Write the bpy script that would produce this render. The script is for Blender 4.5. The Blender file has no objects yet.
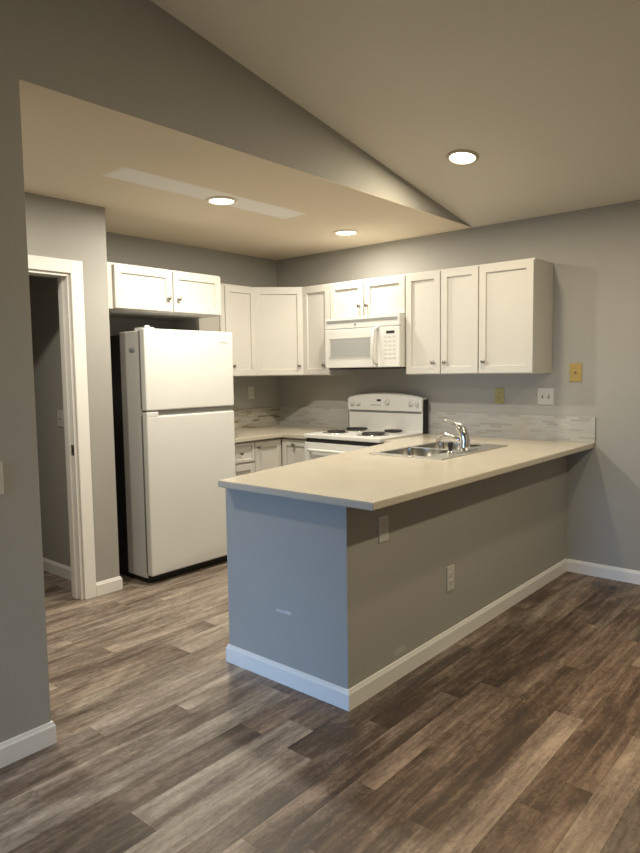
import bpy, bmesh, math, random
from mathutils import Matrix, Vector
random.seed(7)
PI = math.pi
SC = bpy.context.scene
COL = SC.collection

# ------------------------------------------------------------------ camera
F_PX, YAW, PITCH, ROLL = 660.872, math.radians(40.6676), math.radians(-4.7619), math.radians(-0.8056)
CAM = Vector((4.4545, -4.5882, 1.4267))
fw = Vector((-math.sin(YAW)*math.cos(PITCH), math.cos(YAW)*math.cos(PITCH), math.sin(PITCH)))
r0 = Vector((math.cos(YAW), math.sin(YAW), 0)); u0 = r0.cross(fw)
rr = r0*math.cos(ROLL)+u0*math.sin(ROLL); uu = -r0*math.sin(ROLL)+u0*math.cos(ROLL)
cd = bpy.data.cameras.new('camera'); cam = bpy.data.objects.new('camera', cd); COL.objects.link(cam)
cd.sensor_fit = 'HORIZONTAL'; cd.sensor_width = 36; cd.lens = F_PX*36/640; cd.clip_start = .05
cam.matrix_world = Matrix((( rr.x, uu.x, -fw.x, CAM.x), (rr.y, uu.y, -fw.y, CAM.y), (rr.z, uu.z, -fw.z, CAM.z), (0,0,0,1)))
SC.camera = cam

# ------------------------------------------------------------------ world, light levels, exposure
W = bpy.data.worlds.new('world'); SC.world = W; W.use_nodes = True
bg = W.node_tree.nodes['Background']; bg.inputs[0].default_value = (.55, .72, 1, 1); bg.inputs[1].default_value = .6
SC.view_settings.view_transform = 'Standard'; SC.view_settings.look = 'None'
SC.view_settings.exposure = 0.06; SC.view_settings.gamma = 1; SC.view_settings.use_curve_mapping = False
SC.cycles.diffuse_bounces = 7; SC.cycles.max_bounces = 12
KITCHEN_W, KITCHEN2_W, HALL_W, VAULT_W, VAULT2_W, ROOM_FILL_W = 31.0, 14.0, 18.0, 15.0, 38.0, 3.0
VAULT3_W = 12.0
LAMP_RGB = (1.0, .93, .78); ROOM_RGB = (1.0, .87, .62)
DAY_W, DAY_RGB = 10.5, (.30, .58, 1.0)
def area_light(name, loc, rot, sx, sy, watts, rgb, spread=PI):
    ld = bpy.data.lights.new(name, 'AREA'); ld.shape = 'RECTANGLE'; ld.size = sx; ld.size_y = sy
    ld.energy = watts; ld.color = rgb; ld.spread = spread
    o = bpy.data.objects.new(name, ld); COL.objects.link(o); o.location = loc; o.rotation_euler = rot
    return o
# daylight entering through the tall window behind the photographer, in the front wall
area_light('daylight', (2.5, -7.36, .85), (math.radians(79), 0, math.radians(4)), .7, 1.3, DAY_W, DAY_RGB, math.radians(50))

# ------------------------------------------------------------------ dimensions (metres)
ZC = 2.483; SLOPE = .1763; HX = 2.045; HT = .12; HY = -3.41; YF = -7.5; XR = 5.95
PX, PY, PLX = 2.782, -2.483, 2.033
HB, BT = .088, .0125
XD, YD = .628, -2.203
ZB, ZT, DU = 1.393, 2.151, .3314
CZ, CT = .916, .032
def vz(y): return ZC - SLOPE*y

# ------------------------------------------------------------------ materials
def mat(name, col, rough=.5, metal=0, noise=0, nscale=20, bump=0, bscale=200, spec=.5, emit=None, es=0, coat=0):
    m = bpy.data.materials.new(name); m.use_nodes = True
    nt = m.node_tree; b = nt.nodes['Principled BSDF']
    b.inputs['Base Color'].default_value = (*col, 1); b.inputs['Roughness'].default_value = rough
    b.inputs['Metallic'].default_value = metal; b.inputs['Specular IOR Level'].default_value = spec
    if coat: b.inputs['Coat Weight'].default_value = coat
    if emit: b.inputs['Emission Color'].default_value = (*emit, 1); b.inputs['Emission Strength'].default_value = es
    tc = nt.nodes.new('ShaderNodeTexCoord')
    if noise:
        n = nt.nodes.new('ShaderNodeTexNoise'); n.inputs['Scale'].default_value = nscale; n.inputs['Detail'].default_value = 4
        nt.links.new(tc.outputs['Object'], n.inputs['Vector'])
        r = nt.nodes.new('ShaderNodeMapRange'); r.inputs['From Min'].default_value = .3; r.inputs['From Max'].default_value = .7
        r.inputs['To Min'].default_value = 1-noise; r.inputs['To Max'].default_value = 1+noise
        nt.links.new(n.outputs['Fac'], r.inputs['Value'])
        v = nt.nodes.new('ShaderNodeVectorMath'); v.operation = 'SCALE'; v.inputs[0].default_value = col
        nt.links.new(r.outputs[0], v.inputs['Scale']); nt.links.new(v.outputs[0], b.inputs['Base Color'])
    if bump:
        n2 = nt.nodes.new('ShaderNodeTexNoise'); n2.inputs['Scale'].default_value = bscale; n2.inputs['Detail'].default_value = 3
        nt.links.new(tc.outputs['Object'], n2.inputs['Vector'])
        bp = nt.nodes.new('ShaderNodeBump'); bp.inputs['Strength'].default_value = bump; bp.inputs['Distance'].default_value = .002
        nt.links.new(n2.outputs['Fac'], bp.inputs['Height']); nt.links.new(bp.outputs[0], b.inputs['Normal'])
    return m
def patch(m, boxes):
    """lighter touched-up paint marks with soft edges: boxes = (centre, half sizes, colour, softness, strength)"""
    nt = m.node_tree; b = nt.nodes['Principled BSDF']; inp = b.inputs['Base Color']
    g = nt.nodes.new('ShaderNodeNewGeometry')
    for c, h, colr, soft, st in boxes:
        s = nt.nodes.new('ShaderNodeVectorMath'); s.operation = 'SUBTRACT'; s.inputs[1].default_value = c
        nt.links.new(g.outputs['Position'], s.inputs[0])
        a = nt.nodes.new('ShaderNodeVectorMath'); a.operation = 'ABSOLUTE'; nt.links.new(s.outputs[0], a.inputs[0])
        sep = nt.nodes.new('ShaderNodeSeparateXYZ'); nt.links.new(a.outputs[0], sep.inputs[0])
        prev = None
        for k in range(3):
            mr = nt.nodes.new('ShaderNodeMapRange'); mr.inputs['From Min'].default_value = h[k]+soft; mr.inputs['From Max'].default_value = h[k]-soft
            nt.links.new(sep.outputs[k], mr.inputs['Value'])
            if prev is None: prev = mr.outputs[0]
            else:
                mu = nt.nodes.new('ShaderNodeMath'); mu.operation = 'MULTIPLY'
                nt.links.new(prev, mu.inputs[0]); nt.links.new(mr.outputs[0], mu.inputs[1]); prev = mu.outputs[0]
        mu = nt.nodes.new('ShaderNodeMath'); mu.operation = 'MULTIPLY'; mu.inputs[1].default_value = st
        nt.links.new(prev, mu.inputs[0])
        mx = nt.nodes.new('ShaderNodeMixRGB'); mx.inputs[2].default_value = (*colr, 1)
        if inp.is_linked: nt.links.new(inp.links[0].from_socket, mx.inputs[1])
        else: mx.inputs[1].default_value = inp.default_value
        nt.links.new(mu.outputs[0], mx.inputs[0]); nt.links.new(mx.outputs[0], inp)

WALL = (.375, .365, .34)
M_wall = mat('grey_wall_paint', WALL, .75, noise=.015, nscale=3, bump=.25, bscale=260, spec=.25)
M_pen = mat('grey_peninsula_paint', WALL, .7, noise=.015, nscale=3, bump=.25, bscale=260, spec=.25)
patch(M_pen, [((2.41, PY, .338), (.045, .02, .006), (.62, .62, .62), .004, .7),
              ((2.44, PY, .343), (.02, .02, .004), (.62, .62, .62), .004, .7),
              ((PX, -2.09, .128), (.02, .045, .014), (.5, .5, .48), .009, .7)])
M_ceil = mat('ceiling_paint', (.70, .67, .60), .85, noise=.01, nscale=3, bump=.3, bscale=220, spec=.15)
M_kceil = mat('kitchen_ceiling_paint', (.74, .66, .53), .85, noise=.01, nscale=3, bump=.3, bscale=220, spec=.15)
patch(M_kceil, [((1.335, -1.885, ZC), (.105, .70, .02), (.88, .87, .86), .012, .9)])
M_trim = mat('white_trim_paint', (.80, .785, .76), .4, noise=.01, nscale=8)
M_cab = mat('white_cabinet_paint', (.58, .56, .52), .38, noise=.012, nscale=6, bump=.05, bscale=80)
M_appl = mat('white_enamel', (.68, .68, .665), .28, noise=.008, nscale=5, bump=.06, bscale=500, coat=.15)
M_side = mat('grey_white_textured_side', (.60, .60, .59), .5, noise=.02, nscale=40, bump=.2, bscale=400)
M_gask = mat('grey_gasket', (.16, .165, .17), .6, noise=.03)
M_grip = mat('grey_grip_channel', (.25, .25, .245), .5, noise=.02)
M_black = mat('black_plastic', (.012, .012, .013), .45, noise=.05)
M_coil = mat('burner_black', (.02, .018, .018), .5, noise=.1, nscale=60)
M_dark = mat('dark_cavity', (.02, .018, .015), .8, noise=.05)
M_nick = mat('brushed_nickel', (.30, .28, .26), .32, 1, noise=.05, nscale=60)
M_chrome = mat('chrome', (.78, .78, .78), .1, 1, noise=.02)
M_steel = mat('stainless_steel', (.66, .65, .62), .36, 1, noise=.05, nscale=30)
M_bowl = mat('shaded_steel_bowl', (.40, .38, .34), .3, 1, noise=.05, nscale=30)  # sink steel with the dim reflections inside the bowls put into its colour
M_plate = mat('white_plate_plastic', (.56, .55, .51), .35, noise=.01)
M_ivory = mat('yellowed_ivory_plastic', (.43, .30, .09), .4, noise=.04, nscale=40)
M_gold = mat('dull_yellow_plate', (.36, .32, .13), .4, 0, noise=.06, nscale=60)
M_slot = mat('slot_dark', (.05, .045, .04), .6, noise=.05)
M_glassgrey = mat('microwave_window', (.36, .365, .37), .25, noise=.06, nscale=150)
M_ovenglass = mat('oven_glass', (.03, .03, .035), .08, noise=.05)
M_mark = mat('grey_print', (.30, .31, .33), .5, noise=.05)
M_lens = mat('lamp_lens', (.9, .9, .85), .4, noise=.01, emit=(1, .88, .68), es=9)
M_ring_k = mat('white_trim_ring', (.80, .76, .68), .45, noise=.02)
M_ring = mat('lamp_trim_ring', (.50, .44, .34), .45, noise=.02)

def counter_mat():
    m = mat('cream_quartz', (.70, .63, .50), .22, spec=.5)
    nt = m.node_tree; b = nt.nodes['Principled BSDF']
    tc = nt.nodes.new('ShaderNodeTexCoord'); n = nt.nodes.new('ShaderNodeTexNoise'); n.inputs['Scale'].default_value = 260; n.inputs['Detail'].default_value = 3
    n2 = nt.nodes.new('ShaderNodeTexNoise'); n2.inputs['Scale'].default_value = 5
    nt.links.new(tc.outputs['Object'], n.inputs['Vector']); nt.links.new(tc.outputs['Object'], n2.inputs['Vector'])
    cr = nt.nodes.new('ShaderNodeValToRGB'); e = cr.color_ramp.elements
    e[0].position = .3; e[0].color = (.42, .37, .29, 1); e[1].position = .5; e[1].color = (.57, .52, .43, 1)
    e2 = cr.color_ramp.elements.new(.75); e2.color = (.62, .57, .48, 1)
    nt.links.new(n.outputs['Fac'], cr.inputs[0]); 
    mx = nt.nodes.new('ShaderNodeMixRGB'); mx.blend_type = 'MULTIPLY'; mx.inputs[0].default_value = .12
    nt.links.new(cr.outputs[0], mx.inputs[1]); nt.links.new(n2.outputs['Fac'], mx.inputs[2]); nt.links.new(mx.outputs[0], b.inputs['Base Color'])
    return m
M_counter = counter_mat()

def tile_mat(name, horiz, k_=1.0, add=0.0):
    """linear mosaic of thin glass and stone strips; horiz = 'x' or 'y' axis along the wall"""
    m = mat(name, (.5, .48, .42), .25)
    nt = m.node_tree; b = nt.nodes['Principled BSDF']
    g = nt.nodes.new('ShaderNodeNewGeometry'); s = nt.nodes.new('ShaderNodeSeparateXYZ'); c = nt.nodes.new('ShaderNodeCombineXYZ')
    nt.links.new(g.outputs['Position'], s.inputs[0]); nt.links.new(s.outputs['X' if horiz == 'x' else 'Y'], c.inputs[0]); nt.links.new(s.outputs['Z'], c.inputs[1])
    br = nt.nodes.new('ShaderNodeTexBrick'); br.inputs['Scale'].default_value = 1; br.inputs['Brick Width'].default_value = .085
    br.inputs['Row Height'].default_value = .0168; br.inputs['Mortar Size'].default_value = .0011; br.inputs['Bias'].default_value = 0
    br.offset = .37; br.offset_frequency = 2; br.squash = 1.5; br.squash_frequency = 3
    br.inputs['Color1'].default_value = (0, 0, 0, 1); br.inputs['Color2'].default_value = (1, 1, 1, 1); br.inputs['Mortar'].default_value = (.55, .55, .55, 1)
    nt.links.new(c.outputs[0], br.inputs['Vector'])
    cr = nt.nodes.new('ShaderNodeValToRGB'); cr.color_ramp.interpolation = 'CONSTANT'; e = cr.color_ramp.elements
    e[0].position = 0; e[0].color = (.33, .30, .25, 1); e[1].position = .08; e[1].color = (.42, .41, .38, 1)
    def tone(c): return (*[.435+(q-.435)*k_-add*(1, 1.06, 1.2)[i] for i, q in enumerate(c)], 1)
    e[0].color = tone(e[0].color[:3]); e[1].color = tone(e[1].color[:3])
    for pos, colr in ((.3, (.455, .445, .41)), (.48, (.41, .39, .35)), (.56, (.47, .46, .425)), (.8, (.44, .43, .40)), (.95, (.36, .33, .28))):
        k = cr.color_ramp.elements.new(pos); k.color = tone(colr)
    nt.links.new(br.outputs['Color'], cr.inputs[0]); nt.links.new(cr.outputs[0], b.inputs['Base Color'])
    bp = nt.nodes.new('ShaderNodeBump'); bp.inputs['Strength'].default_value = .4; bp.inputs['Distance'].default_value = .001; bp.invert = True
    nt.links.new(br.outputs['Fac'], bp.inputs['Height']); nt.links.new(bp.outputs[0], b.inputs['Normal'])
    return m
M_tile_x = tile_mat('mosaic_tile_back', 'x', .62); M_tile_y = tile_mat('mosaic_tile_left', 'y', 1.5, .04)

def floor_mat():
    m = mat('vinyl_wood_planks', (.2, .16, .12), .42)
    nt = m.node_tree; b = nt.nodes['Principled BSDF']; L = nt.links.new; N = nt.nodes.new
    g = N('ShaderNodeNewGeometry'); at = N('ShaderNodeAttribute'); at.attribute_name = 'plank'
    sep = N('ShaderNodeSeparateColor'); L(at.outputs['Color'], sep.inputs[0])   # R tone, G offset, B warmth
    off = N('ShaderNodeMath'); off.operation = 'MULTIPLY'; off.inputs[1].default_value = 37; L(sep.outputs[1], off.inputs[0])
    cmb = N('ShaderNodeCombineXYZ'); L(off.outputs[0], cmb.inputs[0]); L(off.outputs[0], cmb.inputs[2])
    add = N('ShaderNodeVectorMath'); L(g.outputs['Position'], add.inputs[0]); L(cmb.outputs[0], add.inputs[1])
    def grain(sx, sy, scale, detail, dist=0):
        v = N('ShaderNodeVectorMath'); v.operation = 'MULTIPLY'; v.inputs[1].default_value = (sx, sy, 1); L(add.outputs[0], v.inputs[0])
        n = N('ShaderNodeTexNoise'); n.inputs['Scale'].default_value = scale; n.inputs['Detail'].default_value = detail
        n.inputs['Roughness'].default_value = .62; n.inputs['Distortion'].default_value = dist; L(v.outputs[0], n.inputs['Vector']); return n.outputs['Fac']
    g1 = grain(1, .06, 38, 7, .3); g2 = grain(1, .22, 6.5, 6, .8); g3 = grain(1, .45, 42, 5, 1.5)
    def lin(sock, mul, addv):
        a = N('ShaderNodeMath'); a.operation = 'MULTIPLY_ADD'; a.inputs[1].default_value = mul; a.inputs[2].default_value = addv; L(sock, a.inputs[0]); return a.outputs[0]
    def plus(a_, b_):
        a = N('ShaderNodeMath'); L(a_, a.inputs[0]); L(b_, a.inputs[1]); return a.outputs[0]
    val = plus(plus(lin(sep.outputs[0], .54, .21), lin(g1, 1.15, -.575)), plus(lin(g2, 1.7, -.85), lin(g3, .7, -.35)))
    cr = N('ShaderNodeValToRGB'); e = cr.color_ramp.elements
    e[0].position = 0; e[0].color = (.055, .042, .034, 1); e[1].position = 1; e[1].color = (.47, .41, .345, 1)
    for pos, c in ((.25, (.098, .072, .053)), (.5, (.195, .158, .130)), (.75, (.32, .272, .228))):
        k = cr.color_ramp.elements.new(pos); k.color = (*c, 1)
    L(val, cr.inputs[0])
    mx = N('ShaderNodeMixRGB'); mx.blend_type = 'MULTIPLY'; L(sep.outputs[2], mx.inputs[0]); L(cr.outputs[0], mx.inputs[1]); mx.inputs[2].default_value = (1.0, .80, .66, 1)
    # knots: few dark spots
    v = N('ShaderNodeVectorMath'); v.operation = 'MULTIPLY'; v.inputs[1].default_value = (1, .6, 1); L(add.outputs[0], v.inputs[0])
    vo = N('ShaderNodeTexVoronoi'); vo.inputs['Scale'].default_value = 2.6; L(v.outputs[0], vo.inputs['Vector'])
    kr = N('ShaderNodeMapRange'); kr.inputs['From Min'].default_value = .03; kr.inputs['From Max'].default_value = .10; kr.inputs['To Min'].default_value = .35; kr.inputs['To Max'].default_value = 1
    dd = plus(vo.outputs['Distance'], lin(g3, .08, -.04)); L(dd, kr.inputs['Value'])
    sc = N('ShaderNodeVectorMath'); sc.operation = 'SCALE'; L(mx.outputs[0], sc.inputs[0]); L(kr.outputs[0], sc.inputs['Scale'])
    L(sc.outputs[0], b.inputs['Base Color'])
    bp = N('ShaderNodeBump'); bp.inputs['Strength'].default_value = .25; bp.inputs['Distance'].default_value = .0012; L(g1, bp.inputs['Height']); L(bp.outputs[0], b.inputs['Normal'])
    rg = lin(g1, .2, .36); L(rg, b.inputs['Roughness'])
    return m
M_floor = floor_mat()

# ------------------------------------------------------------------ geometry helpers
class MB:
    def __init__(s): s.bm = bmesh.new()
    def box(s, x0, x1, y0, y1, z0, z1, bev=0, seg=2, mi=0, mtx=None):
        t = bmesh.new(); bmesh.ops.create_cube(t, size=1)
        for v in t.verts: v.co = Vector((x0+(v.co.x+.5)*(x1-x0), y0+(v.co.y+.5)*(y1-y0), z0+(v.co.z+.5)*(z1-z0)))
        if bev: bmesh.ops.bevel(t, geom=t.edges[:], offset=bev, segments=seg, profile=.6, affect='EDGES')
        return s._merge(t, mi, mtx)
    def _merge(s, t, mi=0, mtx=None):
        for f in t.faces: f.material_index = mi
        if mtx is not None: bmesh.ops.transform(t, matrix=mtx, verts=t.verts[:])
        me = bpy.data.meshes.new('tmp'); t.to_mesh(me); t.free(); s.bm.from_mesh(me); bpy.data.meshes.remove(me)
        return s
    def prism(s, pts, axis, a0, a1, bev=0, mi=0, mtx=None, seg=2):
        """pts: polygon in the two other axes; extruded along axis from a0 to a1"""
        t = bmesh.new()
        def co(p, a):
            return Vector((a, p[0], p[1])) if axis == 'x' else Vector((p[0], a, p[1])) if axis == 'y' else Vector((p[0], p[1], a))
        v0 = [t.verts.new(co(p, a0)) for p in pts]; v1 = [t.verts.new(co(p, a1)) for p in pts]; n = len(pts)
        t.faces.new(v0); t.faces.new(v1[::-1])
        for i in range(n): t.faces.new((v0[i], v1[i], v1[(i+1) % n], v0[(i+1) % n]))
        bmesh.ops.recalc_face_normals(t, faces=t.faces[:])
        if bev: bmesh.ops.bevel(t, geom=t.edges[:], offset=bev, segments=seg, profile=.6, affect='EDGES')
        return s._merge(t, mi, mtx)
    def lathe(s, prof, n=32, mi=0, mtx=None):
        """prof: (r, z) pairs about z"""
        t = bmesh.new(); rings = []
        for r, z in prof:
            rings.append([t.verts.new((max(r, 1e-5)*math.cos(2*PI*k/n), max(r, 1e-5)*math.sin(2*PI*k/n), z)) for k in range(n)])
        for a, b_ in zip(rings, rings[1:]):
            for k in range(n): t.faces.new((a[k], a[(k+1) % n], b_[(k+1) % n], b_[k]))
        t.faces.new(rings[0][::-1]); t.faces.new(rings[-1])
        bmesh.ops.recalc_face_normals(t, faces=t.faces[:])
        for f in t.faces: f.smooth = True
        return s._merge(t, mi, mtx)
    def tube(s, pts, r, n=14, mi=0, mtx=None):
        """r: radius or list; round tube with caps through pts"""
        t = bmesh.new(); pts = [Vector(p) for p in pts]; rings = []
        rs = r if isinstance(r, (list, tuple)) else [r]*len(pts)
        up = None
        for i, p in enumerate(pts):
            d = (pts[min(i+1, len(pts)-1)]-pts[max(i-1, 0)]).normalized()
            if up is None: up = d.orthogonal().normalized()
            up = (up-d*up.dot(d)).normalized(); sd = d.cross(up)
            rings.append([t.verts.new(p+(up*math.cos(2*PI*k/n)+sd*math.sin(2*PI*k/n))*rs[i]) for k in range(n)])
        for a, b_ in zip(rings, rings[1:]):
            for k in range(n): t.faces.new((a[k], a[(k+1) % n], b_[(k+1) % n], b_[k]))
        t.faces.new(rings[0][::-1]); t.faces.new(rings[-1])
        bmesh.ops.recalc_face_normals(t, faces=t.faces[:])
        for f in t.faces: f.smooth = True
        return s._merge(t, mi, mtx)
    def build(s, name, m, parent=None, label=None):
        me = bpy.data.meshes.new(name); s.bm.to_mesh(me); s.bm.free()
        for k in (m if isinstance(m, (list, tuple)) else [m]): me.materials.append(k)
        o = bpy.data.objects.new(name, me); COL.objects.link(o)
        if parent: o.parent = parent
        if label: o['label'] = label
        return o
def struct(o): o['kind'] = 'structure'; return o
def thing(name, label, cat, loc=(0, 0, 0), rz=0, group=None, rot=None):
    o = bpy.data.objects.new(name, None); COL.objects.link(o); o.empty_display_size = .1
    o.location = loc; o.rotation_euler = rot or (0, 0, rz); o['label'] = label; o['category'] = cat
    if group: o['group'] = group
    return o
def tag(o, label, cat, group=None):
    o['label'] = label; o['category'] = cat
    if group: o['group'] = group
    return o
def sweep(path, prof, side=1):
    """profile (offset, z) swept along a 2-D path with mitred corners; offset to the left (side=1) or right (-1)"""
    t = bmesh.new(); P = [Vector(p) for p in path]; rings = []
    for i, p in enumerate(P):
        d0 = (P[i]-P[i-1]).normalized() if i else None; d1 = (P[i+1]-P[i]).normalized() if i < len(P)-1 else None
        d0 = d0 or d1; d1 = d1 or d0
        n0 = Vector((-d0.y, d0.x))*side; n1 = Vector((-d1.y, d1.x))*side
        mt = (n0+n1)/(1+n0.dot(n1))
        rings.append([t.verts.new((p.x+mt.x*o, p.y+mt.y*o, z)) for o, z in prof])
    for a, b_ in zip(rings, rings[1:]):
        for k in range(len(prof)): t.faces.new((a[k], a[(k+1) % len(prof)], b_[(k+1) % len(prof)], b_[k]))
    t.faces.new(rings[0]); t.faces.new(rings[-1][::-1]); bmesh.ops.recalc_face_normals(t, faces=t.faces[:])
    mb = MB(); mb._merge(t); return mb

# ------------------------------------------------------------------ the floor: planks in one mesh
def make_floor():
    bm = bmesh.new(); cl = bm.loops.layers.float_color.new('plank')
    seams = [2.172, 2.26, 2.395, 2.51, 2.636, 2.777, 2.904, 3.005, 3.103, 3.189, 3.33, 3.458, 3.577, 3.67, 3.763, 3.87]
    rnd = random.Random(11)
    x = seams[0]
    while x > -1.5: x -= rnd.choice((.09, .12, .145, .18)); seams.insert(0, x)
    x = seams[-1]
    while x < XR+.1: x += rnd.choice((.09, .12, .145, .18)); seams.append(x)
    # fixed planks read off the photograph: row start -> [(y0, y1, tone, warmth)]
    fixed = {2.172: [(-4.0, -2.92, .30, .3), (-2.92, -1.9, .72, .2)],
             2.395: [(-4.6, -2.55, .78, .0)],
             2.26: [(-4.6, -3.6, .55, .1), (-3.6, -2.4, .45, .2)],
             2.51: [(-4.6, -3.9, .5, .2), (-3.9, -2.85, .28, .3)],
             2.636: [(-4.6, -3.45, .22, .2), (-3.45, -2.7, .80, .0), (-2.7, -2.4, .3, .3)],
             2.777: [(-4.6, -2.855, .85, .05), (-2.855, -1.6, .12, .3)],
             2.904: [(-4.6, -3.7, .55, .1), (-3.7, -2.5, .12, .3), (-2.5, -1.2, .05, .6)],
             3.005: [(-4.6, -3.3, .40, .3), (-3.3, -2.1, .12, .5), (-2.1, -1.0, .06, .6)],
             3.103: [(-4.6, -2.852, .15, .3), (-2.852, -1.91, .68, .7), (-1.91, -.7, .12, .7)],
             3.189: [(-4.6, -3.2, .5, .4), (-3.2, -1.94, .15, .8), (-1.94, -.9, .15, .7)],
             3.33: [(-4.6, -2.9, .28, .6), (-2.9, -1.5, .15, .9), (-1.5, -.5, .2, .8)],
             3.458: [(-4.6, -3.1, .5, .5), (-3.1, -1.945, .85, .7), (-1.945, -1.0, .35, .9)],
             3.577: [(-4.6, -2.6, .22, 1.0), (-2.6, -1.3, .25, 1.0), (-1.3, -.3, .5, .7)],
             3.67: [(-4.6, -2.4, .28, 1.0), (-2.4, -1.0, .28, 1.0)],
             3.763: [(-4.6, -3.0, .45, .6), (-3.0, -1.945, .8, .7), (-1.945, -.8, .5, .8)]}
    GAP = .0004
    def quad(x0, x1, y0, y1, tone, warm):
        vs = [bm.verts.new(c) for c in ((x0+GAP, y0+GAP, 0), (x1-GAP, y0+GAP, 0), (x1-GAP, y1-GAP, 0), (x0+GAP, y1-GAP, 0))]
        f = bm.faces.new(vs); f.material_index = 0; o = rnd.random()
        for l in f.loops: l[cl] = (tone, o, warm, 1)
    for x0, x1 in zip(seams, seams[1:]):
        fx = fixed.get(round(x0, 3)); segs = []
        lo, hi = YF, 0.0
        if fx:
            segs += fx; lo2, hi2 = fx[0][0], fx[-1][1]
        else: lo2 = hi2 = -rnd.random()*3-1
        y = hi2
        while y < hi:
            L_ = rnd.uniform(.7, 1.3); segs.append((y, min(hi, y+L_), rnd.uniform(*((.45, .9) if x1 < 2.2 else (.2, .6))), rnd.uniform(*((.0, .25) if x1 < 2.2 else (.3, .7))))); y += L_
        y = lo2
        while y > lo:
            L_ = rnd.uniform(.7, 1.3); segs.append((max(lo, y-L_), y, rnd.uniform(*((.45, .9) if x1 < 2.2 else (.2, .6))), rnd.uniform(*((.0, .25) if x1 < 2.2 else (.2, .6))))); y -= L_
        for a in segs:
            if a[1]-a[0] > .005: quad(max(x0, -1.5), min(x1, XR), *a)
    me = bpy.data.meshes.new('floor')
    t = MB(); t.bm.free(); t.bm = bm
    # subfloor
    r = bmesh.new(); bmesh.ops.create_cube(r, size=1)
    for v in r.verts: v.co = Vector((-1.5+(v.co.x+.5)*(XR+1.5), YF+(v.co.y+.5)*(-YF), -.06+(v.co.z+.5)*.059))
    t._merge(r, 1)
    return struct(t.build('floor', [M_floor, M_dark]))
make_floor()

# ------------------------------------------------------------------ walls and ceilings
struct(MB().box(-.12, XR+.12, 0, .12, 0, ZC+.02).build('wall_back', M_wall))
struct(MB().box(-.12, 0, -2.203, 0, 0, ZC).build('wall_left', M_wall))
# hall wall with the doorway, its short return beside the refrigerator and the little room behind it
wh = MB()
DY0, DY1, DZ = -3.25, -2.463, 2.045
wh.prism([(-.12, YD), (XD, YD), (XD, DY1), (XD-.115, DY1), (XD-.115, YD-.1), (-.12, YD-.1)], 'z', 0, ZC)
wh.box(XD-.115, XD, DY0, DY1, DZ, ZC)
wh.box(XD-.115, XD, -4.6, DY0, 0, ZC)
struct(wh.build('wall_hall', M_wall))
wc = MB(); wc.box(-1.4, -.12, YD-.1, YD, 0, ZC); wc.box(-1.5, -1.4, -4.6, YD, 0, ZC)
struct(wc.build('wall_closet', M_wall))
struct(MB().box(-1.5, HX-HT, -4.72, -4.6, 0, ZC).build('wall_hall_end', M_wall))
# partition with the opening to the kitchen: column + header, top follows the vault
pt = [(0, ZC+.002), (HY, ZC+.002), (HY, 0), (YF, 0), (YF, vz(YF)+.05), (0, ZC+.05)]
struct(MB().prism(pt, 'x', HX-HT, HX, .003).build('wall_partition', M_wall))
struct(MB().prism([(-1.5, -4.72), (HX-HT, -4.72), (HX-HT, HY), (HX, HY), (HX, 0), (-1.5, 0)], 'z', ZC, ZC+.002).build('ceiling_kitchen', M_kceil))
struct(MB().prism([(0, ZC), (YF, vz(YF)), (YF, vz(YF)+.1), (.12, ZC+.1), (.12, ZC)], 'x', HX-.001, XR+.12).build('ceiling', M_ceil))
# right wall and front wall are behind or beside the photographer
struct(MB().prism([(0, 0), (YF, 0), (YF, vz(YF)), (0, ZC)], 'x', XR, XR+.12).build('wall_right', M_wall))
wf = MB(); wx0, wx1, wz0, wz1 = 2.12, 3.12, .12, 2.2
wf.box(HX-HT, wx0, YF-.12, YF, 0, vz(YF)); wf.box(wx1, XR+.12, YF-.12, YF, 0, vz(YF))
wf.box(wx0, wx1, YF-.12, YF, 0, wz0); wf.box(wx0, wx1, YF-.12, YF, wz1, vz(YF))
struct(wf.build('wall_front', M_wall))
wn = MB()
for a in ((wx0, wx0+.04, wz0, wz1), (wx1-.04, wx1, wz0, wz1), (wx0, wx1, wz0, wz0+.04), (wx0, wx1, wz1-.04, wz1), ((wx0+wx1)/2-.02, (wx0+wx1)/2+.02, wz0, wz1)):
    wn.box(a[0], a[1], YF-.09, YF-.03, a[2], a[3])
struct(wn.build('window_1', M_trim))

# half-height wall that carries the peninsula worktop
def pen_wall():
    poly = [(PX, 0), (PX, PY), (PLX, PY), (PLX, PY+.12), (PX-.12, PY+.12), (PX-.12, 0)]
    return struct(MB().prism(poly, 'z', 0, CZ-CT, .004).build('wall_peninsula', M_pen))
pen_wall()

# ------------------------------------------------------------------ baseboards, door casing
BP = [(0, 0), (BT, 0), (BT, HB-.018), (BT*.72, HB-.012), (BT*.45, HB-.002), (0, HB)]
struct(sweep([(PLX, PY+.1), (PLX, PY), (PX, PY), (PX, 0)], BP, -1).build('baseboard_peninsula', M_trim))
struct(sweep([(PX+BT, 0), (XR, 0)], BP, -1).build('baseboard_back', M_trim))
struct(sweep([(HX, YF+.01), (HX, HY), (HX-HT, HY), (HX-HT, -4.59)], BP, -1).build('baseboard_partition', M_trim))
struct(sweep([(XD, DY1+.083), (XD, YD), (.02, YD)], BP, -1).build('baseboard_hall', M_trim))
struct(sweep([(-1.39, YD-.1), (XD-.14, YD-.1)], BP, -1).build('baseboard_closet', M_trim))
cs = MB()
CW, CTH = .08, .016
cs.box(XD, XD+CTH, DY1, DY1+CW, 0, DZ+CW, .004); cs.box(XD, XD+CTH, DY0-CW, DY0, 0, DZ+CW, .004)
cs.box(XD, XD+CTH, DY0, DY1, DZ, DZ+CW, .004)
struct(cs.build('trim_1', M_trim))
dj = MB()
dj.box(XD-.118, XD, DY1-.018, DY1, 0, DZ, .002); dj.box(XD-.118, XD, DY0, DY0+.018, 0, DZ, .002); dj.box(XD-.118, XD, DY0+.018, DY1-.018, DZ-.018, DZ, .002)
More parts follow.
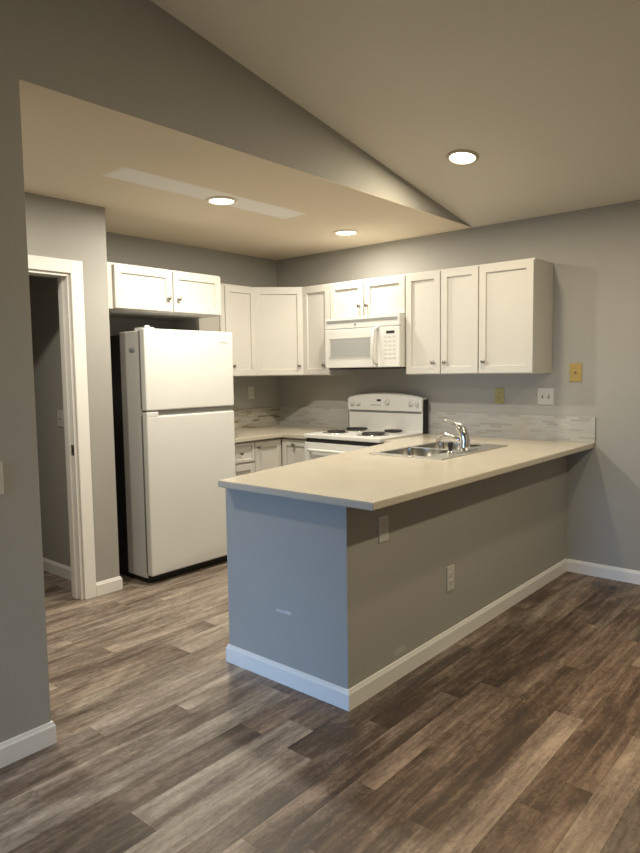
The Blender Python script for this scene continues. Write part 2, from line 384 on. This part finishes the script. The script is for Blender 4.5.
dj.box(XD-.075, XD-.045, DY1-.03, DY1-.018, 0, DZ-.018, .002)
djo = struct(dj.build('door_1', M_trim))
sp = MB(); sp.box(XD-.040, XD-.008, DY1-.0205, DY1-.0175, .925, .99, .001); sp.box(XD-.03, XD-.018, DY1-.021, DY1-.0195, .945, .97, 0, mi=1)
sp.build('strike_plate', [M_nick, M_black], djo, 'dark metal strike plate')

# ------------------------------------------------------------------ recessed ceiling lights
def down_light(label, x, y, watts, vault=False, spread=PI):
    z = vz(y) if vault else ZC
    rot = (math.atan(-SLOPE), 0, 0) if vault else (0, 0, 0)
    t = thing('recessed_light', label, 'ceiling light', (x, y, z), rot=rot, group=None)
    ro, ri = .096, .074
    MB().lathe([(ri, -.001), (ri+.002, -.010), (ri+.008, -.013), (ro-.008, -.007), (ro, -.001), (ro, 0), (ri, 0)], 48).build('trim_ring', M_ring if vault else M_ring_k, t)
    MB().lathe([(0, -.001), (ri-.001, -.001), (ri-.001, -.006), (ri*.6, -.008), (0, -.0085)], 48).build('lens', M_lens, t)
    ld = bpy.data.lights.new('lamp', 'AREA'); ld.shape = 'DISK'; ld.size = .13; ld.energy = watts; ld.color = ROOM_RGB if vault else LAMP_RGB; ld.spread = spread
    lo = bpy.data.objects.new('lamp', ld); COL.objects.link(lo); lo.parent = t; lo.location = (0, 0, -.02)
    return t
down_light('glowing round recessed light over the fridge, on the pale patch of flat kitchen ceiling', 1.302, -1.817, KITCHEN_W)
down_light('small glowing recessed light nearest the back wall, above the stove', 1.27, -.545, KITCHEN2_W)
down_light('glowing recessed light with tan rim on the sloped ceiling above the peninsula', 2.512, -1.018, VAULT_W, True)
down_light('recessed light on the sloped ceiling past the top right edge of the view', 4.8, -2.1, VAULT2_W, True)
down_light('recessed light on the sloped ceiling just past the right edge of the view', 3.66, -1.18, VAULT3_W, True)
down_light('added unseen fill light on the sloped ceiling behind the photographer, nearer the partition', 3.0, -5.3, ROOM_FILL_W, True)  # unseen lamp added to raise the warm fill in the room
down_light('added unseen fill light on the sloped ceiling behind the photographer, nearer the right wall', 4.9, -5.0, ROOM_FILL_W, True)  # second unseen lamp, added for the same warm fill

down_light('recessed light on the flat ceiling of the hall beside the doorway, left of the view', 1.3, -3.35, HALL_W)
# ------------------------------------------------------------------ cabinets
def shaker(x0, x1, z0, z1, yf, th=.02, rail=.070, mtx=None):
    """a door leaf facing -y with a recessed flat panel"""
    t = bmesh.new(); bmesh.ops.create_cube(t, size=1)
    for v in t.verts: v.co = Vector((x0+(v.co.x+.5)*(x1-x0), yf+(v.co.y+.5)*th, z0+(v.co.z+.5)*(z1-z0)))
    t.faces.ensure_lookup_table(); f = min(t.faces, key=lambda q: q.calc_center_median().y)
    rail = min(rail, (x1-x0)*.3, (z1-z0)*.3)
    outer = [e for e in f.edges]
    bmesh.ops.inset_region(t, faces=[f], thickness=rail, depth=0)
    bmesh.ops.inset_region(t, faces=[f], thickness=.004, depth=-.012)
    bmesh.ops.bevel(t, geom=[e for e in outer if e.is_valid], offset=.002, segments=2, affect='EDGES')
    mb = MB(); mb._merge(t, 0, mtx); return mb
def knob_on(parent, x, z, yf, mtx=None):
    m = Matrix.Translation((x, yf, z)) @ Matrix.Rotation(PI/2, 4, 'X')
    if mtx is not None: m = mtx @ m
    return MB().lathe([(.006, 0), (.005, .010), (.007, .014), (.0145, .018), (.0155, .023), (.012, .027), (0, .028)], 20, mtx=m).build('knob', M_nick, parent)
def cabinet(label, loc, rz, w, d, z0, z1, doors, drawers=(), base=False, group=None, filler=0):
    """origin: back left bottom corner at the wall; width along +x, front towards -y"""
    t = thing('base_cabinet' if base else 'upper_cabinet', label, 'cabinet', (loc[0], loc[1], z0 if not base else 0), rz, group)
    h = z1-z0; b = MB(); fd = d-.02
    kick = .1 if base else 0
    b.box(0, w, -fd, -.001, kick, h, .0015)
    if base: b.box(.002, w-.002, -fd+.07, -.001, 0, kick)
    if filler: b.box(-filler, 0, -fd, -fd+.02, 0, h, .001)
    b.build('carcass', M_cab, t)
    for (a, c, e, f, kx, kz) in doors:
        dr = shaker(a, c, e, f, -d).build('door', M_cab, t)
        knob_on(dr, kx, kz, -d)
    for (a, c, e, f) in drawers:
        dr = shaker(a, c, e, f, -d, rail=.03).build('drawer', M_cab, t)
        knob_on(dr, (a+c)/2, (e+f)/2, -d)
    return t
HU = ZT-ZB; G = .004; LT = .012; LB = .006
def up(label, x0, x1, doors_at, z0=ZB, **k):
    """upper cabinets on the back wall. doors_at: (x0, x1, knob x) in world x"""
    h = ZT-z0
    kz = .088
    return cabinet(label, (x0+.001, 0), 0, x1-x0-.002, DU, z0, ZT, [(a-x0+G, b-x0-G, LB, h-LT, kx-x0, kz) for a, b, kx in doors_at], **k)
up('narrow white upper cabinet between the angled corner cabinet and the microwave', .612, .921, [(.612, .921, .855)])
up('short white two-door cabinet directly above the microwave', .921, 1.661, [(.921, 1.268, 1.232), (1.276, 1.661, 1.308)], z0=1.853)
up('white two-door upper cabinet just right of the microwave', 1.661, 2.266, [(1.661, 1.964, 1.908), (1.964, 2.266, 2.004)])
up('white single-door upper cabinet at the right end of the row, side panel showing', 2.266, 2.664, [(2.266, 2.664, 2.31)])
# on the left wall (front towards +x)
def upl(label, y0, y1, doors, d=DU, z0=ZB, filler=0):
    h = ZT-z0
    return cabinet(label, (0, y0+.001), PI/2, y1-y0-.002, d, z0, ZT, [(a-y0+G, b-y0-G, LB, h-LT, ky-y0, kz) for a, b, ky, kz in doors], filler=filler)
upl('white upper cabinet on the left wall, just left of the angled corner cabinet', -.955, -.612, [(-.955, -.612, -.885, .088)])
upl('white upper cabinet behind the top of the fridge, mostly hidden', -1.234, -.956, [(-1.234, -.956, -1.01, .088)])
upl('short deep white two-door cabinet over the fridge', -2.16, -1.236, [(-2.152, -1.688, -1.732, .098), (-1.686, -1.244, -1.646, .098)], d=.6206, z0=1.853, filler=.04)
# angled corner cabinet
t = thing('corner_cabinet', 'white angled corner upper cabinet with one door where the two walls meet', 'cabinet', (0, 0, ZB))
q = DU-.02
MB().prism([(.001, -.001), (.61, -.001), (.61, -q), (q, -.61), (.001, -.61)], 'z', 0, HU, .0015).build('carcass', M_cab, t)
dm = Matrix.Translation((q, -.61, 0)) @ Matrix.Rotation(PI/4, 4, 'Z'); dl = math.hypot(.61-q, .61-q)
dr = shaker(G, dl-G, LB, HU-LT, -.02, mtx=dm).build('door', M_cab, t)
knob_on(dr, dl-.045, .088, -.02, dm)
# base cabinets at the left
BD = .605
def based(lab, y0, y1, doors, drawers):
    return cabinet(lab, (.001, y0+.001), PI/2, y1-y0-.002, BD, 0, CZ-CT-.001, doors, drawers, base=True)
yA, yB = -1.235, -.918
based('narrow white base cabinet with drawer, next to the fridge', yA, yB, [(G, yB-yA-G, .11, .70, .26, .62)], [(G, yB-yA-G, .715, .87)])
t = thing('corner_cabinet', 'white corner base cabinet with two doors folding around the inner corner, under the left worktop', 'cabinet', (0, 0, 0))
hb_ = CZ-CT-.001; b = MB(); w_ = .585
b.prism([(.001, -.001), (.913, -.001), (.913, -w_), (w_, -w_), (w_, -.917), (.001, -.917)], 'z', .1, hb_, .001)
b.prism([(.001, -.001), (.913, -.001), (.913, -w_+.07), (w_-.07, -w_+.07), (w_-.07, -.917), (.001, -.917)], 'z', 0, .1)
b.build('carcass', M_cab, t)
m1 = Matrix.Translation((0, -.917, 0)) @ Matrix.Rotation(PI/2, 4, 'Z')
d1 = shaker(G, .917-w_-.025, .11, .865, -w_-.02, mtx=m1).build('door', M_cab, t); knob_on(d1, .03, .825, -w_-.02, m1)
d2 = shaker(w_+.023, .913-G, .11, .865, -w_-.02).build('door', M_cab, t); knob_on(d2, .75, .825, -w_-.02)

# ------------------------------------------------------------------ worktops and backsplash
wl = MB().prism([(0, 0), (.914, 0), (.914, -.635), (.635, -.635), (.635, -1.237), (0, -1.237)], 'z', CZ-CT, CZ, .004)
tag(wl.build('worktop', M_counter), 'cream L-shaped worktop in the left corner between fridge and stove', 'countertop')
CXR, CYF = 2.962, -2.5425
SX0, SX1, SY0, SY1 = 2.052, 2.56, -1.335, -.47       # sink outline
BX0, BX1 = 2.085, 2.42
BOWLS = [(-1.27, -.925), (-.88, -.53)]
def worktop():
    # slab with a hole under the sink: rings of quads on top, bottom and sides
    pts = [(1.678, -.002), (CXR, -.002), (CXR, CYF), (2.047, CYF), (1.755, -.645), (1.678, -.645)]
    t = bmesh.new()
    outer = [t.verts.new((x, y, CZ)) for x, y in pts]
    hole = [t.verts.new((x, y, CZ)) for x, y in ((SX0+.02, SY1-.02), (SX1-.02, SY1-.02), (SX1-.02, SY0+.02), (SX0+.02, SY0+.02))]
    eds = [t.edges.new((outer[i], outer[(i+1) % 6])) for i in range(6)] + [t.edges.new((hole[i], hole[(i+1) % 4])) for i in range(4)]
    bmesh.ops.triangle_fill(t, use_beauty=True, edges=eds)
    r = bmesh.ops.extrude_face_region(t, geom=t.faces[:])
    vs = [e for e in r['geom'] if isinstance(e, bmesh.types.BMVert)]
    bmesh.ops.translate(t, vec=(0, 0, -CT), verts=vs)
    bmesh.ops.recalc_face_normals(t, faces=t.faces[:])
    es = [e for e in t.edges if len(e.link_faces) == 2 and e.calc_face_angle(0) > 1]
    bmesh.ops.bevel(t, geom=es, offset=.004, segments=2, affect='EDGES')
    mb = MB(); mb._merge(t)
    return tag(mb.build('worktop', M_counter), 'long cream peninsula worktop with the sink, overhanging the grey half wall', 'countertop')
worktop()
BSZ = 1.094
struct(MB().box(.0, .914, -.010, 0, CZ, BSZ, .001).build('trim_2', M_tile_x))
struct(MB().box(1.678, 2.968, -.010, 0, CZ, BSZ, .001).build('trim_3', M_tile_x))
struct(MB().box(0, .010, -1.237, -.010, CZ, BSZ, .001).build('trim_4', M_tile_y))
struct(MB().box(.914, 1.678, -.010, 0, .80, BSZ, .001).build('trim_5', M_tile_x))

# ------------------------------------------------------------------ sink and faucet
sk = thing('kitchen_sink', 'stainless steel double-bowl sink set into the peninsula worktop', 'sink', (0, 0, CZ))
rim = MB(); rz0, rz1 = 0.0002, .006
ys = [SY0, BOWLS[0][0], BOWLS[0][1], BOWLS[1][0], BOWLS[1][1], SY1]
rim.box(SX0, BX0, SY0, SY1, rz0, rz1, .002); rim.box(BX1, SX1, SY0, SY1, rz0, rz1, .002)
for a, c in ((ys[0], ys[1]), (ys[2], ys[3]), (ys[4], ys[5])): rim.box(BX0-.002, BX1+.002, a, c, rz0, rz1, .0018)
rim.build('rim', M_steel, sk)
for y0, y1 in BOWLS:
    t = bmesh.new(); bmesh.ops.create_cube(t, size=1)
    for v in t.verts:
        k = .015 if v.co.z < 0 else 0
        v.co = Vector((BX0+k+(v.co.x+.5)*(BX1-BX0-2*k), y0+k+(v.co.y+.5)*(y1-y0-2*k), -.18+(v.co.z+.5)*.183))
    t.faces.ensure_lookup_table(); top = max(t.faces, key=lambda f: f.calc_center_median().z)
    te = set(top.edges); bmesh.ops.delete(t, geom=[top], context='FACES_ONLY')
    bmesh.ops.bevel(t, geom=[e for e in t.edges if e not in te], offset=.03, segments=4, affect='EDGES')
    bmesh.ops.reverse_faces(t, faces=t.faces[:])
    for f in t.faces: f.smooth = True
    mb = MB(); mb._merge(t); bo = mb.build('bowl', M_bowl, sk)
    MB().lathe([(0, 0), (.04, 0), (.043, .003), (.03, .004), (.02, .002), (0, .002)], 24, mtx=Matrix.Translation(((BX0+BX1)/2, (y0+y1)/2, -.1795))).build('drain', M_chrome, bo)
fx, fy = 2.488, -.93
fa = thing('faucet', 'chrome single-lever faucet standing on the back ledge of the sink', 'faucet', (fx, fy, CZ+.006))
MB().box(-.030, .030, -.125, .125, 0, .011, .0045, 3).build('base_plate', M_chrome, fa)
MB().tube([(0, 0, .004), (0, 0, .03), (0, 0, .075), (-.006, 0, .105), (-.022, 0, .135), (-.045, 0, .158), (-.060, 0, .168)], [.036, .033, .031, .031, .029, .024, .016], 20).build('body', M_chrome, fa)
MB().tube([(-.015, 0, .055), (-.05, 0, .078), (-.09, 0, .092), (-.13, 0, .094), (-.165, 0, .084), (-.185, 0, .066), (-.19, 0, .05)], [.017, .016, .015, .0145, .014, .014, .014], 16).build('spout', M_chrome, fa)
MB().tube([(-.048, 0, .160), (-.07, 0, .173), (-.095, 0, .180), (-.125, 0, .184), (-.15, 0, .184)], [.012, .010, .0085, .008, .009], 12).build('lever', M_chrome, fa)
ss = thing('side_sprayer', 'small chrome side sprayer in the sink ledge, nearer the camera than the faucet', 'sprayer', (2.478, -1.09, CZ+.006))
MB().lathe([(.024, 0), (.024, .006), (.016, .014), (.015, .02)], 20).build('collar', M_chrome, ss)
MB().lathe([(.012, .02), (.014, .045), (.017, .062), (.014, .072), (0, .075)], 20).build('spray_head', M_black, ss)

# ------------------------------------------------------------------ refrigerator
fr = thing('refrigerator', 'tall white top-freezer fridge in the alcove below the deep cabinet', 'fridge', (0, 0, 0))
FY0, FY1 = -2.032, -1.258; FX = .752; FZ = 1.725; SPL = 1.178
MB().box(.455, .680, FY0+.008, FY1-.008, .035, FZ-.012, .008, 3).build('body', M_side, fr)
MB().box(.035, .457, FY0+.014, FY1-.014, .035, FZ-.03, .004).build('shaded_rear', M_black, fr)  # black here stands in for the shade in the slot beside the wall
MB().box(.09, .69, FY0+.02, FY1-.02, .0, .06, .004).build('toe_grille', M_black, fr)
g = MB(); g.box(.678, .704, FY0+.006, FY1-.006, .075, SPL-.032, .002); g.box(.678, .704, FY0+.006, FY1-.006, SPL+.012, FZ-.012, .002); g.build('gasket', M_gask, fr)
def fr_door(z0, z1, name):
    mb = MB(); mb.box(.700, FX, FY0, FY1, z0, z1, .012, 4); o = mb.build(name, M_appl, fr)
    return o
fz = fr_door(SPL+.003, FZ, 'freezer_door'); fd_ = fr_door(.062, SPL-.034, 'refrigerator_door')
# hand grips: recessed grey channel between the doors, closed at the hinge side
MB().box(.70, FX-.016, FY0+.02, FY1-.012, SPL-.034, SPL+.008, .003).build('grip_channel', M_grip, fr)
MB().box(.702, FX, FY0+.001, FY0+.095, SPL-.040, SPL-.006, .006, 3).build('hinge_end_cap', M_appl, fd_)
h = MB(); h.box(.60, .73, FY0+.03, FY0+.10, FZ-.014, FZ+.010, .006); h.lathe([(.018, 0), (.018, .018), (.010, .022), (0, .022)], 20, mtx=Matrix.Translation((.715, FY0+.05, FZ))); h.build('hinge_cover', M_appl, fr)
h = MB(); h.box(.56, .66, FY0+.16, FY0+.30, FZ-.014, FZ+.006, .006); h.build('hinge_cover', M_appl, fr)
# logo: small row of grey letters, unreadable at this size
h = MB()
for k in range(7): h.box(FX-.0005, FX+.0008, -1.385+.011*k, -1.385+.011*k+.007, 1.640, 1.650)
h.build('logo', M_mark, fz)
ov = MB(); ov.lathe([(0, 0), (1, 0), (1, .0015), (0, .0015)], 28, mtx=Matrix.Translation((.60, FY0+.0085, 1.585)) @ Matrix.Rotation(PI/2, 4, 'X') @ Matrix.Diagonal((.034, .018, 1, 1)))
ov.build('sticker', M_mark, fr)

# ------------------------------------------------------------------ microwave
mw = thing('microwave', 'white over-the-range microwave hanging under the short cabinet', 'microwave', (0, 0, 1.44))
X0, X1, MD, MH = .925, 1.657, -.402, .41
MB().box(X0, X1, MD+.03, -.002, .012, MH, .004).build('body', M_appl, mw)
MB().box(X0+.006, X1-.006, MD+.04, -.004, 0, .014).build('underside', M_black, mw)
MB().box(X0, X1, MD+.002, MD+.032, MH-.085, MH, .005).build('vent_panel', M_appl, mw)
v = MB()
for k in range(4): v.box(X0+.02, X1-.02, MD-.0005, MD+.004, MH-.020-.006*k, MH-.018-.006*k)
v.build('vent_slots', M_gask, mw)
MB().lathe([(0, 0), (.011, 0), (.011, .0015), (0, .0015)], 20, mtx=Matrix.Translation((1.235, MD+.002, MH-.055)) @ Matrix.Rotation(PI/2, 4, 'X')).build('logo', M_mark, mw)
DX = 1.415
dm_ = MB(); dm_.box(X0, DX, MD, MD+.03, .014, MH-.088, .005)
do = dm_.build('door', M_appl, mw)
wi = MB(); wi.box(.985, 1.385, MD-.0012, MD+.004, .095, .245, .002); wi.build('window', M_glassgrey, do)
wi = MB(); wi.box(.975, 1.395, MD-.0022, MD-.0002, .245, .252); wi.box(.975, 1.395, MD-.0022, MD-.0002, .088, .095); wi.box(.975, .985, MD-.0022, MD-.0002, .088, .252); wi.build('window_bezel', M_plate, do)
hp = [(1.448+.012, MD+.004, .318), (1.452, MD-.022, .312), (1.446, MD-.038, .29), (1.44, MD-.044, .18), (1.44, MD-.042, .09), (1.443, MD-.03, .05), (1.446, MD+.004, .04)]
MB().tube(hp, [.013, .013, .0135, .0135, .0135, .013, .013], 12).build('handle', M_appl, mw)
cp = MB(); cp.box(DX+.002, X1, MD, MD+.03, .014, MH-.088, .005); cpo = cp.build('control_panel', M_appl, mw)
MB().box(1.535, 1.612, MD-.0015, MD+.001, .268, .288, .001).build('display', M_black, cpo)
bt = MB()
for r_ in range(6):
    for c_ in range(3): bt.box(1.515+.04*c_, 1.515+.04*c_+.028, MD-.001, MD+.001, .235-.032*r_, .25-.032*r_, .0005)
bt.build('keypad', M_plate, cpo)

# ------------------------------------------------------------------ stove
st = thing('stove', 'white freestanding electric coil stove with tall backguard, under the microwave', 'stove', (0, 0, 0))
A0, A1 = .918, 1.664
MB().box(A0, A1, -.63, -.02, .02, .885, .004).build('body', M_appl, st)
MB().box(A0+.02, A1-.02, -.60, -.05, 0, .025).build('kick_base', M_black, st)
ck = MB(); ck.box(A0-.0005, A1+.0005, -.675, -.02, .900, .932, .008, 3); cko = ck.build('cooktop', M_appl, st)
MB().box(A0+.01, A1-.01, -.655, -.60, .868, .901, .002).build('vent_gap', M_black, st)
for (bx, by, br) in ((1.085, -.47, .078), (1.085, -.20, .098), (1.455, -.47, .098), (1.455, -.20, .078)):
    bu = MB().lathe([(br+.03, 0), (br+.03, .004), (br+.018, .006), (br+.008, .001), (.02, -.002+.003), (0, .001)], 36, mtx=Matrix.Translation((bx, by, .932))).build('drip_pan', M_chrome, st)
    sp_ = []; turns = 4.5; n_ = 110
    for k in range(n_+1):
        a = 2*PI*turns*k/n_; r_ = .018+(br-.018)*k/n_; sp_.append((bx+r_*math.cos(a), by+r_*math.sin(a), .944))
    MB().tube(sp_, .0062, 6).build('coil_burner', M_coil, bu)
# backguard with a shallow arch
def arch(z0, zs, zm, y0, y1, n=24):
    pts = [(A0, z0)] + [(A0+(A1-A0)*k/n, zs+(zm-zs)*(1-(2*k/n-1)**2)) for k in range(n+1)] + [(A1, z0)]
    return MB().prism(pts, 'y', y0, y1, .004, seg=1)
bgd = arch(.92, 1.205, 1.245, -.085, -.016).build('backguard', M_appl, st)
MB().prism([(-.086, .92), (-.016, .92), (-.016, 1.19), (-.08, 1.19)], 'x', A1-.001, A1+.004).build('side_panel', M_black, bgd)
MB().prism([(-.086, .92), (-.016, .92), (-.016, 1.19), (-.08, 1.19)], 'x', A0-.004, A0+.001).build('side_panel', M_black, bgd)
pn = arch(1.095, 1.195, 1.235, -.098, -.08).build('control_panel', M_appl, bgd)
MB().box(A0+.015, A1-.015, -.089, -.080, 1.078, 1.094, .003).build('trim_groove', M_gask, bgd)
def dial(x, z):
    m_ = Matrix.Translation((x, -.097, z)) @ Matrix.Rotation(PI/2, 4, 'X')
    d_ = MB().lathe([(.024, 0), (.024, .004), (.019, .006), (.017, .022), (.013, .025), (0, .025)], 24, mtx=m_)
    d_.box(x-.003, x+.003, -.130, -.112, z-.018, z+.018, .001)
    return d_.build('dial', M_appl, pn)
for x in (.972, 1.032, 1.555, 1.615): dial(x, 1.155)
dial(1.33, 1.165)
MB().box(1.225, 1.268, -.0995, -.097, 1.172, 1.19, .001).build('clock_display', M_black, pn)
for k in range(5): MB().box(1.16+.022*k, 1.174+.022*k, -.0992, -.0975, 1.135, 1.145).build('button', M_mark, pn)
od = MB(); od.box(A0+.002, A1-.002, -.668, -.628, .21, .866, .006, 3); odo = od.build('oven_door', M_appl, st)
MB().box(A0+.12, A1-.12, -.662, -.655, .36, .66, .003).build('oven_window', M_ovenglass, odo)
hd = MB(); hd.tube([(A0+.07, -.66, .805), (A0+.07, -.70, .81), (A0+.10, -.71, .81), (A1-.10, -.71, .81), (A1-.07, -.70, .81), (A1-.07, -.66, .805)], .012, 12); hd.build('handle', M_appl, odo)
MB().box(A0+.002, A1-.002, -.655, -.628, .03, .20, .006, 3).build('storage_drawer', M_appl, st)

# ------------------------------------------------------------------ outlets and switches
def plate(name, label, cat, loc, rz, m, kind, w=.072, h=.117, group=None):
    """wall plate facing -y in its own frame"""
    t = thing(name, label, cat, loc, rz, group)
    MB().box(-w/2, w/2, -.006, 0, -h/2, h/2, .0028, 3).build('cover_plate', m, t)
    if kind == 'outlet':
        for s_ in (-1, 1):
            o = MB().prism([(.017*math.cos(a), s_*.0195+max(-.0135, min(.0135, .017*math.sin(a)))) for a in [2*PI*k/20 for k in range(20)]], 'y', -.0085, -.005, .0008, seg=1).build('socket', m, t)
            sl = MB()
            for dx in (-.0063, .0063): sl.box(dx-.0011, dx+.0011, -.0088, -.008, s_*.0195-.002, s_*.0195+.007)
            sl.box(-.002, .002, -.0088, -.008, s_*.0195-.010, s_*.0195-.006)
            sl.build('slots', M_slot, o)
    elif kind == 'switch':
        n = max(1, round((w-.07)/.046)+1)
        for k in range(n):
            cx = (k-(n-1)/2)*.046
            c_ = MB(); c_.box(cx-.005, cx+.005, -.0075, -.005, -.012, .012); c_.build('switch_slot', M_slot, t)
            MB().box(cx-.0038, cx+.0038, -.016, -.005, -.002, .009, .001).build('toggle', m, t)
    elif kind == 'jack':
        MB().box(-.012, .012, -.010, -.005, -.012, .012, .002).build('jack', m, t)
        MB().box(-.006, .006, -.0105, -.0095, -.006, .005).build('jack_opening', M_slot, t)
    return t
plate('wall_outlet', 'dull yellow outlet plate above the backsplash, left of the white switch plate', 'outlet', (2.273, 0, 1.228), 0, M_gold, 'outlet', .072, .117)
plate('light_switch', 'white double switch plate above the backsplash near its right end', 'light switch', (2.622, 0, 1.228), 0, M_plate, 'switch', .118, .117)
plate('phone_jack', 'yellowed ivory phone jack plate on the wall right of the cabinets', 'phone jack', (2.83, 0, 1.395), 0, M_ivory, 'jack', .082, .125)
plate('wall_outlet', 'small pale outlet on the left wall under the upper cabinets, beside the fridge', 'outlet', (0, -.375, 1.24), PI/2, M_plate, 'outlet')
plate('wall_outlet', 'white outlet high on the grey half wall, just under the worktop corner', 'outlet', (PX, -2.222, .728), PI/2, M_plate, 'outlet')
plate('wall_outlet', 'white outlet low in the middle of the grey half wall', 'outlet', (PX, -1.628, .355), PI/2, M_plate, 'outlet', .072, .13)
plate('light_switch', 'light switch plate at the left edge of view on the near grey wall', 'light switch', (HX, -3.582, 1.06), PI/2, M_plate, 'switch', .075, .12)
plate('light_switch', 'faint pale light switch plate inside the dark room beyond the doorway', 'light switch', (.137, YD-.1, 1.13), 0, M_plate, 'switch')
